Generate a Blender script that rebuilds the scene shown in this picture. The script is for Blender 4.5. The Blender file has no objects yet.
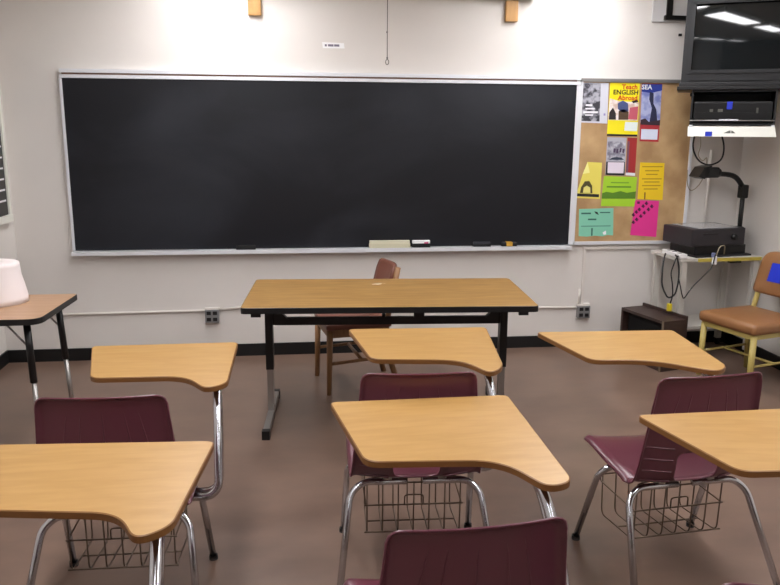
import bpy, bmesh, math, random
from mathutils import Vector, Matrix
random.seed(7)
SC = bpy.context.scene
COL = SC.collection

# ------------------------------------------------------------------ camera, world, exposure
PITCH, YAW, ROLL = .2113, .1256, .0066
F = Vector((math.sin(YAW)*math.cos(PITCH), math.cos(YAW)*math.cos(PITCH), -math.sin(PITCH)))
R0 = Vector((math.cos(YAW), -math.sin(YAW), 0)); U0 = R0.cross(F)
RV = R0*math.cos(ROLL) + U0*math.sin(ROLL); UV = U0*math.cos(ROLL) - R0*math.sin(ROLL)
cd = bpy.data.cameras.new('camera'); cam = bpy.data.objects.new('camera', cd); COL.objects.link(cam)
M3 = Matrix((RV, UV, -F)).transposed()
cam.matrix_world = Matrix.Translation((0, -5.5, 1.641)) @ M3.to_4x4()
cd.sensor_width = 36; cd.lens = 765/780*36; cd.clip_start = .02
SC.camera = cam
w = bpy.data.worlds.new('world'); SC.world = w; w.use_nodes = True
w.node_tree.nodes['Background'].inputs[0].default_value = (.9, .95, 1, 1)
w.node_tree.nodes['Background'].inputs[1].default_value = .02
SC.view_settings.view_transform = 'Standard'; SC.view_settings.look = 'None'
SC.view_settings.gamma = 1; SC.view_settings.use_curve_mapping = False
SC.view_settings.exposure = 0.80
LAMP = 14.0            # emission strength of the ceiling fixtures near the board
LAMP_REAR = 5.0        # rear fixtures set dimmer so the chair backs stay dark

# ------------------------------------------------------------------ materials
def lin(r, g, b):
    f = lambda c: (c/12.92 if c <= .04045 else ((c+.055)/1.055)**2.4)
    return (f(r/255), f(g/255), f(b/255), 1)
def mat(name, rgb, rough=.5, metal=0, spec=.5, emit=0, coat=0):
    m = bpy.data.materials.new(name); m.use_nodes = True
    b = m.node_tree.nodes['Principled BSDF']
    b.inputs['Base Color'].default_value = lin(*rgb); b.inputs['Roughness'].default_value = rough
    b.inputs['Metallic'].default_value = metal; b.inputs['Specular IOR Level'].default_value = spec
    b.inputs['Coat Weight'].default_value = coat
    if emit:
        b.inputs['Emission Color'].default_value = lin(*rgb); b.inputs['Emission Strength'].default_value = emit
    return m
def noisy(m, c1, c2, scale=(1, 1, 1), nscale=5, detail=4, lo=.35, hi=.65, bump=0, rough=None, dist=0):
    nt = m.node_tree; b = nt.nodes['Principled BSDF']; N = nt.nodes.new; L = nt.links.new
    tc = N('ShaderNodeTexCoord'); mp = N('ShaderNodeMapping'); mp.inputs['Scale'].default_value = scale
    no = N('ShaderNodeTexNoise'); no.inputs['Scale'].default_value = nscale; no.inputs['Detail'].default_value = detail
    no.inputs['Distortion'].default_value = dist
    cr = N('ShaderNodeValToRGB'); cr.color_ramp.elements[0].position = lo; cr.color_ramp.elements[1].position = hi
    cr.color_ramp.elements[0].color = lin(*c1); cr.color_ramp.elements[1].color = lin(*c2)
    L(tc.outputs['Object'], mp.inputs[0]); L(mp.outputs[0], no.inputs['Vector']); L(no.outputs['Fac'], cr.inputs[0])
    L(cr.outputs[0], b.inputs['Base Color'])
    if bump:
        bp = N('ShaderNodeBump'); bp.inputs['Strength'].default_value = bump; bp.inputs['Distance'].default_value = .002
        L(no.outputs['Fac'], bp.inputs['Height']); L(bp.outputs[0], b.inputs['Normal'])
    if rough:
        mr = N('ShaderNodeMapRange'); mr.inputs[3].default_value = rough[0]; mr.inputs[4].default_value = rough[1]
        L(no.outputs['Fac'], mr.inputs[0]); L(mr.outputs[0], b.inputs['Roughness'])
    return m
def wood(name, c1, c2, rough=.35, sc=(2.5, 45, 45), coat=0):
    return noisy(mat(name, c1, rough, coat=coat), c1, c2, sc, 2.2, 6, .3, .72, dist=.6)

WALL = noisy(mat('wall_paint', (214, 209, 203), .75), (212, 207, 201), (217, 212, 206), nscale=2, bump=.08)
CEIL = mat('ceiling_paint', (225, 222, 215), .9)
FLOOR = noisy(mat('floor_vinyl', (118, 95, 82), .32), (106, 85, 73), (124, 101, 87), (1, 1.6, 1), 3.2, 8, .3, .7, rough=(.26, .42))
BLACKBASE = mat('black_rubber', (10, 10, 11), .5)
SLATE = noisy(mat('slate', (15, 17, 22), .5, spec=.35), (11, 13, 20), (40, 43, 50), (.8, 1, 1.2), 1.15, 7, .47, .80, rough=(.44, .58), dist=.5)
ALU = mat('brushed_aluminium', (196, 198, 202), .38, .85)
ALUW = mat('pale_aluminium', (220, 222, 226), .42, .2)
CORKSTRIP = mat('cork_strip', (122, 92, 76), .9)
CORK = noisy(mat('cork', (178, 146, 104), .9), (164, 130, 90), (190, 158, 114), nscale=6, detail=10, lo=.35, hi=.65, bump=.3)
DESKTOP = wood('honey_oak_laminate', (166, 127, 71), (178, 140, 85), .34, (2.6, 16, 16))
DESKEDGE = mat('oak_edge_band', (122, 82, 40), .45)
TABLETOP = wood('oak_laminate_table', (138, 103, 56), (166, 130, 76), .36, (2.0, 14, 14))
TAN_TOP = wood('tan_laminate', (166, 128, 96), (178, 142, 110), .34, (2, 18, 18))
BLACKEDGE = mat('black_edge_band', (10, 10, 11), .45)
BLACKMETAL = mat('black_enamel', (8, 8, 9), .38)
CHROME = mat('chrome', (205, 207, 212), .16, 1)
STEEL = mat('worn_steel', (165, 162, 158), .35, .9)
WIRE = mat('wire_steel', (112, 98, 86), .4, .8)
MAROON = noisy(mat('maroon_plastic', (98, 48, 60), .3, spec=.8), (93, 45, 57), (102, 51, 64), nscale=3, rough=(.26, .36))
RUBBER = mat('dark_glide', (40, 38, 38), .6)
TWOOD = wood('chair_wood', (128, 92, 58), (150, 110, 72), .45, (20, 20, 2.5))
TVINYL = mat('brown_vinyl', (118, 72, 58), .45)
TANV = noisy(mat('tan_vinyl', (142, 98, 60), .42), (136, 93, 56), (148, 104, 66), nscale=4, bump=.1)
YELLOWM = mat('cream_yellow_enamel', (180, 162, 92), .4)
BLUE = mat('blue_tape', (22, 48, 190), .5)
WHITE = mat('white_paper', (235, 235, 235), .8)
TOWEL = mat('paper_towel', (226, 216, 214), .9)
HOLE = mat('dark_core', (60, 52, 52), .9)
TVGREY = mat('tv_grey_plastic', (9, 9, 12), .5)
TVBLACK = mat('tv_black_plastic', (12, 12, 15), .4)
SCREEN = mat('tv_glass', (26, 30, 32), .06, coat=.3)
BLACKP = mat('black_plastic', (8, 8, 9), .45)
OFFWHITE = mat('offwhite_metal', (222, 222, 212), .5)
CARTW = mat('cart_grey_white', (190, 186, 178), .5)
CARTY = mat('cart_yellow_edge', (186, 168, 70), .5)
PROJ = mat('projector_grey', (38, 35, 39), .5)
GLASS = mat('platen_glass', (150, 150, 152), .12)
CABLE = mat('black_cable', (18, 18, 20), .5)
CABLET = mat('pale_cable', (150, 140, 118), .5)
PLUGY = mat('yellow_plug', (210, 190, 40), .5)
CUBBY = wood('dark_walnut_laminate', (46, 32, 28), (62, 45, 39), .45, (3, 20, 20))
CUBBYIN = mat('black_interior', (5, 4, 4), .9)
RACEWAY = mat('raceway', (214, 208, 200), .5)
OUTGREY = mat('outlet_grey', (122, 122, 122), .5)
BLOCK = wood('pine_block', (168, 124, 66), (188, 142, 80), .5, (14, 14, 2))
DIFF = mat('lit_diffuser', (252, 251, 255), .6, emit=LAMP)
DIFFR = mat('dim_diffuser', (252, 251, 255), .6, emit=LAMP_REAR)
LABELTXT = mat('label_ink', (110, 104, 120), .8)

# ------------------------------------------------------------------ mesh helpers
def finish(name, bm, m, parent=None, smooth=False, loc=None):
    bmesh.ops.recalc_face_normals(bm, faces=bm.faces)
    me = bpy.data.meshes.new(name); bm.to_mesh(me); bm.free()
    return link(name, me, m, parent, smooth)
def link(name, me, m, parent=None, smooth=False):
    if not me.materials:
        for x in (m if isinstance(m, (list, tuple)) else [m]): me.materials.append(x)
    if smooth:
        for p in me.polygons: p.use_smooth = True
    o = bpy.data.objects.new(name, me); COL.objects.link(o)
    if parent: o.parent = parent
    return o
def empty(name, loc=(0, 0, 0), rz=0):
    o = bpy.data.objects.new(name, None); COL.objects.link(o); o.empty_display_size = .1
    o.location = loc; o.rotation_euler = (0, 0, rz); return o
def tag(o, label, cat, group=None):
    o['label'] = label; o['category'] = cat
    if group: o['group'] = group
    return o
def struct(o): o['kind'] = 'structure'; return o
def add_box(bm, c, s, rz=0, bev=0, M=None):
    r = bmesh.ops.create_cube(bm, size=1); vs = r['verts']
    T = Matrix.Translation(c) @ Matrix.Rotation(rz, 4, 'Z') @ Matrix.Diagonal((*s, 1))
    if M: T = M @ T
    bmesh.ops.transform(bm, matrix=T, verts=vs)
    if bev:
        es = {e for v in vs for e in v.link_edges}
        bmesh.ops.bevel(bm, geom=list(es), offset=bev, segments=2, profile=.6, affect='EDGES')
def box(name, c, s, m, parent=None, rz=0, bev=0):
    bm = bmesh.new(); add_box(bm, c, s, rz, bev); return finish(name, bm, m, parent)
def boxes(name, lst, m, parent=None, bev=0):
    bm = bmesh.new()
    for l in lst: add_box(bm, *l, bev=bev) if len(l) == 2 else add_box(bm, l[0], l[1], l[2], bev)
    return finish(name, bm, m, parent)
def rounded(pts, rad, n=6):
    """polyline with filleted inner corners"""
    P = [Vector(p) for p in pts]; out = [P[0]]
    for i in range(1, len(P)-1):
        a, b, c = P[i-1], P[i], P[i+1]
        u = (a-b); v = (c-b); r = min(rad, u.length*.49, v.length*.49)
        p, q = b+u.normalized()*r, b+v.normalized()*r
        for k in range(n+1):
            t = k/n; out.append(p*(1-t)**2 + b*2*t*(1-t) + q*t*t)
    out.append(P[-1]); return out
def add_tube(bm, pts, r, seg=10, cap=True, closed=False):
    P = [Vector(p) for p in pts]; n = len(P); rings = []
    T0 = (P[1]-P[0]).normalized(); up = Vector((0, 0, 1)) if abs(T0.z) < .9 else Vector((1, 0, 0))
    Nn = T0.cross(up).normalized()
    for i in range(n):
        if closed: t = (P[(i+1) % n]-P[i-1]).normalized()
        else: t = (P[min(i+1, n-1)]-P[max(i-1, 0)]).normalized()
        Nn = (Nn - t*Nn.dot(t)).normalized(); B = t.cross(Nn)
        rr = r[i] if isinstance(r, (list, tuple)) else r
        rings.append([bm.verts.new(P[i]+(Nn*math.cos(2*math.pi*k/seg)+B*math.sin(2*math.pi*k/seg))*rr) for k in range(seg)])
    for i in range(n if closed else n-1):
        a, b = rings[i], rings[(i+1) % n]
        for k in range(seg): bm.faces.new((a[k], a[(k+1) % seg], b[(k+1) % seg], b[k]))
    if cap and not closed:
        bm.faces.new(rings[0]); bm.faces.new(rings[-1][::-1])
def tube(name, pts, r, m, parent=None, fillet=0, seg=10, closed=False):
    bm = bmesh.new(); add_tube(bm, rounded(pts, fillet) if fillet else pts, r, seg, closed=closed)
    return finish(name, bm, m, parent, True)
def fillet_poly(pts, rads, n=7):
    out = []; N = len(pts)
    for i in range(N):
        a, b, c = (Vector(pts[i-1]), Vector(pts[i]), Vector(pts[(i+1) % N])); r = rads[i]
        u, v = a-b, c-b; r = min(r, u.length*.48, v.length*.48)
        p, q = b+u.normalized()*r, b+v.normalized()*r
        for k in range(n+1):
            t = k/n; out.append(p*(1-t)**2 + b*2*t*(1-t) + q*t*t)
    return out
def slab(name, outline, z0, z1, mats, parent=None, bev=.004):
    """flat board; material 0 on top, 1 on the edge band and underside"""
    bm = bmesh.new(); lo = [bm.verts.new((p[0], p[1], z0)) for p in outline]
    mid = [bm.verts.new((p[0], p[1], z1-bev*.6)) for p in outline]
    c = sum((Vector((p[0], p[1])) for p in outline), Vector((0, 0)))/len(outline)
    n = len(outline); hi = []
    for i, p in enumerate(outline):
        a = Vector(outline[i-1][:2]); b = Vector(outline[(i+1) % n][:2]); t = (b-a).normalized(); nr = Vector((t.y, -t.x))
        hi.append([Vector(p[:2]), nr])
    area = sum(outline[i-1][0]*outline[i][1]-outline[i][0]*outline[i-1][1] for i in range(n))
    sg = -1 if area > 0 else 1
    top = [bm.verts.new((h[0].x+sg*h[1].x*bev, h[0].y+sg*h[1].y*bev, z1)) for h in hi]
    f = bm.faces.new(top); f.material_index = 0
    g = bm.faces.new(lo[::-1]); g.material_index = 1
    for i in range(n):
        j = (i+1) % n
        q = bm.faces.new((lo[i], lo[j], mid[j], mid[i])); q.material_index = 1
        q = bm.faces.new((mid[i], mid[j], top[j], top[i])); q.material_index = 1
    return finish(name, bm, mats, parent)
def quad_xz(name, pts, y, m, parent=None, th=.0006):
    """thin sheet facing -Y with outline given as (x, z)"""
    bm = bmesh.new(); a = [bm.verts.new((p[0], y, p[1])) for p in pts]; b = [bm.verts.new((p[0], y+th, p[1])) for p in pts]
    bm.faces.new(a); bm.faces.new(b[::-1]); n = len(pts)
    for i in range(n): bm.faces.new((a[i], a[(i+1) % n], b[(i+1) % n], b[i]))
    return finish(name, bm, m, parent)
def text(name, body, size, loc, m, parent=None, tilt=0, bold=0, sx=1.0, rx=math.pi/2, rz=0):
    cu = bpy.data.curves.new(name, 'FONT'); cu.body = body; cu.size = size; cu.extrude = .0002; cu.offset = bold
    cu.align_x = 'CENTER'; cu.align_y = 'CENTER'; cu.resolution_u = 2
    t = bpy.data.objects.new(name, cu); COL.objects.link(t)
    me = bpy.data.meshes.new_from_object(t.evaluated_get(bpy.context.evaluated_depsgraph_get()))
    bpy.data.objects.remove(t); bpy.data.curves.remove(cu)
    me.transform(Matrix.Translation(loc) @ Matrix.Rotation(rz, 4, 'Z') @ Matrix.Rotation(rx, 4, 'X') @ Matrix.Rotation(tilt, 4, 'Z') @ Matrix.Diagonal((sx, 1, 1, 1)))
    me.materials.clear(); me.name = name
    return link(name, me, m, parent)
def lathe(name, prof, m, parent=None, seg=40, c=(0, 0, 0)):
    bm = bmesh.new(); rings = []
    for r, z in prof: rings.append([bm.verts.new((c[0]+r*math.cos(2*math.pi*k/seg), c[1]+r*math.sin(2*math.pi*k/seg), c[2]+z)) for k in range(seg)])
    for a, b in zip(rings, rings[1:]):
        for k in range(seg): bm.faces.new((a[k], a[(k+1) % seg], b[(k+1) % seg], b[k]))
    return finish(name, bm, m, parent, True)

# ------------------------------------------------------------------ room shell
XL, XR, YB, YF, ZC = -2.035, 3.37, 0.0, -8.6, 2.85
struct(box('floor', ((XL+XR)/2, (YB+YF)/2, -.05), (XR-XL+.4, YB-YF+.4, .1), FLOOR))
struct(box('ceiling', ((XL+XR)/2, (YB+YF)/2, ZC+.05), (XR-XL+.4, YB-YF+.4, .1), CEIL))
struct(box('wall_front', ((XL+XR)/2, .06, ZC/2), (XR-XL+.4, .12, ZC), WALL))
struct(boxes('wall_left', [((XL-.06, (YB+YF)/2, ZC/2), (.12, YB-YF, ZC)), ((XL+.065, (YB+YF)/2, .745+(ZC-.745)/2), (.13, YB-YF, ZC-.745))], WALL))
struct(box('wall_right', (XR+.06, (YB+YF)/2, ZC/2), (.12, YB-YF, ZC), WALL))
struct(box('wall_back', ((XL+XR)/2, YF-.06, ZC/2), (XR-XL+.4, .12, ZC), mat('darkened_rear_wall', (104, 92, 80), .7)))  # unseen wall, brown chosen to cut bounce light on the chair backs
BH = .09
struct(box('baseboard_front', ((XL+XR)/2, -.006, BH/2), (XR-XL, .012, BH), BLACKBASE))
struct(box('baseboard_left', (XL+.006, (YB+YF)/2, BH/2), (.012, YB-YF-.03, BH), BLACKBASE))
struct(box('baseboard_right', (XR-.006, (YB+YF)/2, BH/2), (.012, YB-YF-.03, BH), BLACKBASE))

# ------------------------------------------------------------------ ceiling lights: two rows running away from the board wall
ROWS = [(-.45, 'left'), (1.95, 'right')]
YS = [-.80, -2.35, -3.95, -5.55, -7.15]
PLACE = ['nearest the chalkboard', 'second from the chalkboard', 'third from the chalkboard', 'fourth from the chalkboard', 'farthest from the chalkboard']
for x, side in ROWS:
    for y, pl in zip(YS, PLACE):
        t = tag(empty('ceiling_light', (x, y, ZC)), 'long white fluorescent ceiling light in the %s row, %s' % (side, pl), 'ceiling light', 'fluorescent ceiling lights')
        boxes('housing', [((0, 0, -.012), (.34, 1.24, .024)), ((-.165, 0, -.05), (.012, 1.24, .06)), ((.165, 0, -.05), (.012, 1.24, .06)),
                          ((0, -.615, -.05), (.34, .012, .06)), ((0, .615, -.05), (.34, .012, .06))], OFFWHITE, t)
        box('diffuser', (0, 0, -.062), (.31, 1.21, .02), DIFF if y > -4.5 else DIFFR, t)

# ------------------------------------------------------------------ chalkboard
B = tag(empty('chalkboard', (.27, 0, .77)), 'large black chalkboard in an aluminium frame on the white front wall', 'chalkboard')
bx0, bx1, bz0, bz1 = -1.508, 2.034, .80, 1.953
def loc(o, root): o.location = -Vector(root.location); return o
loc(box('slate_panel', ((bx0+bx1)/2, -.014, (bz0+bz1)/2), (bx1-bx0, .026, bz1-bz0), SLATE, B), B)
loc(box('frame_side', (bx0-.008, -.016, (bz0+bz1)/2), (.018, .032, bz1-bz0), ALUW, B), B); loc(box('frame_side', (bx1+.017, -.016, (bz0+bz1)/2), (.034, .032, bz1-bz0), ALUW, B), B)
bm = bmesh.new()
add_box(bm, ((bx0+bx1)/2, -.035, .7905), (bx1-bx0+.03, .07, .009)); add_box(bm, ((bx0+bx1)/2, -.070, .7815), (bx1-bx0+.03, .010, .027))
loc(finish('chalk_tray', bm, ALUW, B), B)
m_ = tag(empty('map_rail', (.27, 0, 1.955)), 'aluminium map rail with a brown cork strip along the top of the chalkboard', 'rail')
loc(box('lower_rail', ((bx0+bx1)/2+.008, -.018, 1.966), (bx1-bx0+.04, .034, .022), ALUW, m_), m_)
loc(box('cork_strip', ((bx0+bx1)/2, -.012, 1.983), (bx1-bx0, .022, .013), CORKSTRIP, m_), m_)
loc(box('upper_rail', ((bx0+bx1)/2+.008, -.018, 2.001), (bx1-bx0+.04, .034, .024), ALUW, m_), m_)
# things in the tray
TZ = .795
def eraser(name, x0, x1, h, felt, top, label, cat='eraser'):
    e = tag(empty(name, ((x0+x1)/2, -.04, TZ)), label, cat); L = x1-x0
    box('felt_pad', (0, 0, h*.3), (L, .044, h*.6), felt, e, bev=.003)
    box('handle', (0, 0, h*.78), (L*.98, .04, h*.44), top, e, bev=.003); return e
CREAM = mat('cream_block', (196, 192, 165), .7); FELT = mat('black_felt', (22, 22, 24), .95); MAG = mat('pink_print', (190, 80, 120), .7)
eraser('eraser', .535, .833, .052, CREAM, mat('cream_cap', (206, 202, 178), .7), 'long cream eraser block in the middle of the chalk tray')
e = eraser('eraser', .850, .980, .050, FELT, WHITE, 'small white topped eraser with a pink mark, right of the long cream block')
box('printed_mark', (.035, -.0205, .034), (.03, .001, .012), MAG, e)
eraser('eraser', 1.302, 1.432, .034, FELT, mat('navy_cap', (34, 36, 46), .6), 'small black eraser on the right half of the chalk tray')
eraser('eraser', -.411, -.275, .028, FELT, BLACKP, 'flat black eraser on the left half of the chalk tray')
e = eraser('eraser', 1.516, 1.630, .030, FELT, mat('dark_cap', (30, 30, 34), .6), 'black and yellow eraser at the right end of the chalk tray')
box('yellow_band', (.0, 0, .017), (.045, .047, .030), mat('ochre', (196, 150, 50), .6), e)

# ------------------------------------------------------------------ cork board and its papers
K = tag(empty('cork_board', (2.5, 0, .8)), 'tan cork notice board covered in papers, right of the chalkboard', 'notice board')
cx0, cx1, cz0, cz1 = 2.068, 2.955, .80, 1.978
loc(box('cork_panel', ((cx0+cx1)/2, -.010, (cz0+cz1)/2), (cx1-cx0, .018, cz1-cz0), CORK, K), K)
DARKALU = mat('dull_aluminium', (140, 138, 136), .45, .5)
for c_, s_ in (((cx1-.010, -.014, (cz0+cz1)/2), (.022, .028, cz1-cz0)), (((cx0+cx1)/2, -.014, cz0+.008), (cx1-cx0, .028, .024)), ((cx0+.008, -.014, (cz0+cz1)/2), (.012, .028, cz1-cz0))):
    loc(box('frame_side', c_, s_, ALUW, K), K)
loc(box('top_rail', ((cx0+cx1)/2, -.014, 1.990), (cx1-cx0, .030, .024), DARKALU, K), K)
def pc(name, r, g, b): return mat(name, (r, g, b), .75)
PY = -.0205
def paper(name, pts, m, label, cat='poster', y=PY):
    return tag(quad_xz(name, pts, y, m), label, cat)
def patch(name, pts, m, par, lift=.0008): return quad_xz(name, pts, par_y[par.name]-lift, m, par, .0004)
par_y = {}
INK = pc('black_ink', 24, 24, 26); REDINK = pc('red_ink', 205, 50, 25); WHITEINK = pc('white_ink', 232, 232, 236)
def P(name, pts, m, label, cat='poster', y=PY):
    o = paper(name, pts, m, label, cat, y); par_y[o.name] = y; return o
def photo(name, c1, c2, sc):
    return noisy(mat(name, c1, .6), c1, c2, (1, 1, 1), sc, 3, .42, .6)
# black and white photo poster
o = P('photo_poster', [(2.066, 1.972), (2.274, 1.972), (2.282, 1.686), (2.075, 1.692)], pc('pale_grey_paper', 205, 206, 216), 'black and white photo poster with a pale right margin, top left of the cork board')
patch('photograph', [(2.068, 1.968), (2.214, 1.968), (2.222, 1.700), (2.079, 1.704)], photo('grey_photo', (52, 52, 60), (170, 170, 180), 22), o)
for i, (x, z, ww, hh) in enumerate([(2.135, 1.815, .05, .012), (2.145, 1.79, .07, .010), (2.15, 1.765, .11, .014), (2.14, 1.745, .06, .010)]):
    patch('white_lettering', [(x-ww/2, z+hh/2), (x+ww/2, z+hh/2), (x+ww/2, z-hh/2), (x-ww/2, z-hh/2)], WHITEINK, o, .0014)
patch('small_stamp', [(2.250, 1.758), (2.264, 1.758), (2.264, 1.742), (2.250, 1.742)], pc('lilac_ink', 150, 140, 190), o)
# yellow teach english poster
o = P('recruitment_poster', [(2.286, 1.974), (2.510, 1.972), (2.520, 1.600), (2.286, 1.604)], pc('bright_yellow', 240, 226, 20), 'bright yellow poster reading Teach ENGLISH Abroad at the top of the cork board')
patch('photograph', [(2.289, 1.865), (2.36, 1.846), (2.512, 1.838), (2.511, 1.708), (2.287, 1.712)], photo('crowd_photo', (206, 180, 165), (236, 226, 220), 26), o)
for nm, pts, c in [('dark_figure', [(2.292, 1.765), (2.318, 1.80), (2.342, 1.76), (2.346, 1.714), (2.292, 1.714)], (38, 30, 30)),
                   ('blue_figure', [(2.352, 1.83), (2.39, 1.85), (2.43, 1.83), (2.438, 1.775), (2.39, 1.765), (2.355, 1.79)], (72, 84, 130)),
                   ('olive_figure', [(2.362, 1.775), (2.40, 1.79), (2.44, 1.77), (2.44, 1.714), (2.365, 1.714)], (84, 64, 44)),
                   ('pink_figure', [(2.446, 1.80), (2.51, 1.81), (2.51, 1.715), (2.44, 1.718)], (196, 92, 108)),
                   ('dark_hair', [(2.456, 1.846), (2.50, 1.858), (2.508, 1.842), (2.47, 1.832)], (30, 24, 24))]:
    patch(nm, pts, pc(nm, *c), o, .0014)
patch('address_label', [(2.418, 1.700), (2.516, 1.697), (2.514, 1.632), (2.416, 1.636)], pc('pale_label', 226, 236, 232), o)
patch('dark_bottom_edge', [(2.286, 1.612), (2.518, 1.608), (2.519, 1.594), (2.285, 1.598)], INK, o)
for body, s, x, z, mm in (('Teach', .046, 2.435, 1.945, REDINK), ('ENGLISH', .046, 2.408, 1.907, INK), ('Abroad', .046, 2.425, 1.868, REDINK)):
    text('headline', body, s, (x, PY-.0012, z), mm, o, bold=.0012, sx=1.06)
# blue / red SEA poster
o = P('travel_poster', [(2.524, 1.972), (2.682, 1.972), (2.688, 1.556), (2.540, 1.560)], pc('crimson_paper', 178, 48, 56), 'blue and red poster lettered SEA, right of the yellow one')
patch('photograph', [(2.526, 1.968), (2.680, 1.968), (2.686, 1.690), (2.535, 1.694)], photo('sky_photo', (120, 130, 190), (176, 182, 216), 14), o)
patch('blue_banner', [(2.526, 1.969), (2.681, 1.969), (2.683, 1.925), (2.60, 1.905), (2.528, 1.915)], pc('royal_blue', 34, 52, 140), o, .0014)
patch('dark_statue', [(2.59, 1.915), (2.62, 1.905), (2.625, 1.83), (2.65, 1.79), (2.665, 1.705), (2.605, 1.70), (2.615, 1.80), (2.59, 1.86)], pc('navy_shape', 36, 40, 70), o, .0018)
patch('crowd_strip', [(2.536, 1.715), (2.57, 1.725), (2.60, 1.70), (2.686, 1.715), (2.687, 1.675), (2.537, 1.68)], pc('dark_crowd', 60, 40, 50), o, .002)
patch('address_label', [(2.546, 1.648), (2.676, 1.646), (2.676, 1.572), (2.548, 1.574)], pc('pale_blue_label', 214, 222, 240), o)
text('headline', 'SEA', .046, (2.565, PY-.0020, 1.945), WHITEINK, o, bold=.0012, sx=1.05)
# grey news flyer and red leaflet
o = P('news_flyer', [(2.290, 1.588), (2.438, 1.586), (2.444, 1.308), (2.292, 1.314)], pc('newsprint', 176, 176, 186), 'grey printed flyer with a white card on its lower half, under the yellow poster', 'flyer')
patch('printed_picture', [(2.296, 1.558), (2.432, 1.556), (2.436, 1.418), (2.298, 1.422)], photo('news_photo', (120, 118, 132), (196, 196, 206), 20), o)
patch('dark_arch', [(2.315, 1.425), (2.335, 1.44), (2.37, 1.445), (2.41, 1.44), (2.43, 1.425)], pc('slate_ink', 46, 54, 72), o, .0014)
patch('dark_border', [(2.294, 1.412), (2.438, 1.410), (2.442, 1.310), (2.294, 1.315)], INK, o)
patch('white_card', [(2.306, 1.408), (2.432, 1.406), (2.432, 1.326), (2.308, 1.328)], pc('card_white', 226, 216, 228), o, .0014)
PLUM = pc('plum_ink', 74, 56, 84)
for a_, z_ in ((2.352, 1.492), (2.374, 1.488), (2.398, 1.494), (2.42, 1.490)):
    patch('printed_mark', [(a_-.008, z_+.016), (a_+.008, z_+.014), (a_+.006, z_-.016), (a_-.009, z_-.012)], PLUM, o, .0014)
o = P('leaflet', [(2.446, 1.586), (2.520, 1.584), (2.524, 1.306), (2.450, 1.312)], pc('brick_red', 160, 42, 42), 'narrow brick red leaflet with a white foot beside the grey flyer', 'leaflet')
patch('white_foot', [(2.450, 1.332), (2.523, 1.328), (2.524, 1.307), (2.450, 1.312)], WHITEINK, o)
patch('grey_spine', [(2.447, 1.56), (2.464, 1.56), (2.468, 1.33), (2.451, 1.33)], pc('mauve_spine', 120, 80, 96), o)
# pale yellow sheet: folded corner and dark caption bar
o = P('notice_sheet', [(2.150, 1.409), (2.262, 1.404), (2.264, 1.137), (2.070, 1.145), (2.120, 1.325)], pc('pale_yellow', 226, 212, 96), 'pale yellow notice with a folded corner and black bar, left side of the cork board', 'notice')
patch('folded_corner', [(2.150, 1.409), (2.172, 1.33), (2.118, 1.322)], pc('light_yellow', 240, 236, 150), o, .0016)
patch('caption_bar', [(2.077, 1.180), (2.254, 1.172), (2.254, 1.150), (2.077, 1.158)], INK, o)
patch('dark_emblem', [(2.105, 1.182), (2.112, 1.225), (2.138, 1.268), (2.172, 1.270), (2.196, 1.235), (2.202, 1.178)], pc('olive_ink', 72, 66, 30), o)
patch('light_centre', [(2.128, 1.184), (2.132, 1.222), (2.155, 1.236), (2.182, 1.222), (2.186, 1.182)], pc('pale_centre', 222, 212, 120), o, .0014)
# lime green flyer
o = P('flyer', [(2.283, 1.306), (2.541, 1.298), (2.540, 1.079), (2.275, 1.085)], pc('lime_paper', 160, 206, 44), 'lime green flyer with a dark grassy band, under the grey flyer', 'flyer', y=-.0200)
patch('dark_band', [(2.278, 1.180), (2.31, 1.19), (2.36, 1.182), (2.42, 1.195), (2.47, 1.182), (2.54, 1.192), (2.540, 1.138), (2.277, 1.140)], pc('grass_green', 84, 130, 28), o)
patch('text_line', [(2.31, 1.232), (2.50, 1.230), (2.50, 1.220), (2.31, 1.222)], pc('green_ink', 88, 136, 36), o)
patch('text_line', [(2.34, 1.262), (2.48, 1.260), (2.48, 1.252), (2.34, 1.254)], pc('green_ink2', 110, 160, 40), o)
# golden sheet
o = P('notice_sheet', [(2.557, 1.406), (2.748, 1.402), (2.756, 1.127), (2.557, 1.135)], pc('golden_yellow', 232, 196, 26), 'golden yellow printed notice with tear off strips, right side of the cork board', 'notice')
GINK = pc('gold_ink', 176, 140, 20)
for z, a, b in ((1.375, 2.575, 2.735), (1.345, 2.60, 2.71), (1.318, 2.61, 2.70), (1.285, 2.58, 2.735), (1.262, 2.60, 2.72), (1.235, 2.585, 2.73), (1.21, 2.60, 2.71)):
    patch('text_line', [(a, z+.004), (b, z+.004), (b, z-.004), (a, z-.004)], GINK, o)
patch('torn_gap', [(2.607, 1.185), (2.617, 1.185), (2.618, 1.133), (2.609, 1.133)], pc('brown_gap', 120, 84, 30), o)
# teal sheet
o = P('notice_sheet', [(2.106, 1.063), (2.374, 1.069), (2.385, .862), (2.34, .866), (2.30, .856), (2.24, .862), (2.18, .855), (2.115, .860)], pc('teal_paper', 128, 198, 170), 'teal green notice with torn strips, bottom left of the cork board', 'notice')
TEALI = pc('teal_ink', 52, 100, 90)
for a, b, z, h in ((2.125, 2.20, 1.030, .012), (2.27, 2.35, 1.036, .008), (2.18, 2.245, .985, .012), (2.13, 2.36, .935, .005)):
    patch('text_line', [(a, z+h/2), (b, z+h/2), (b, z-h/2), (a, z-h/2)], TEALI, o)
patch('dark_doodle', [(2.225, 1.046), (2.25, 1.04), (2.262, 1.018), (2.238, 1.028)], INK, o)
patch('torn_gap', [(2.210, .92), (2.222, .92), (2.223, .862), (2.212, .862)], TEALI, o)
patch('white_scrap', [(2.30, .885), (2.325, .90), (2.33, .872), (2.31, .868)], WHITEINK, o)
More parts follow.
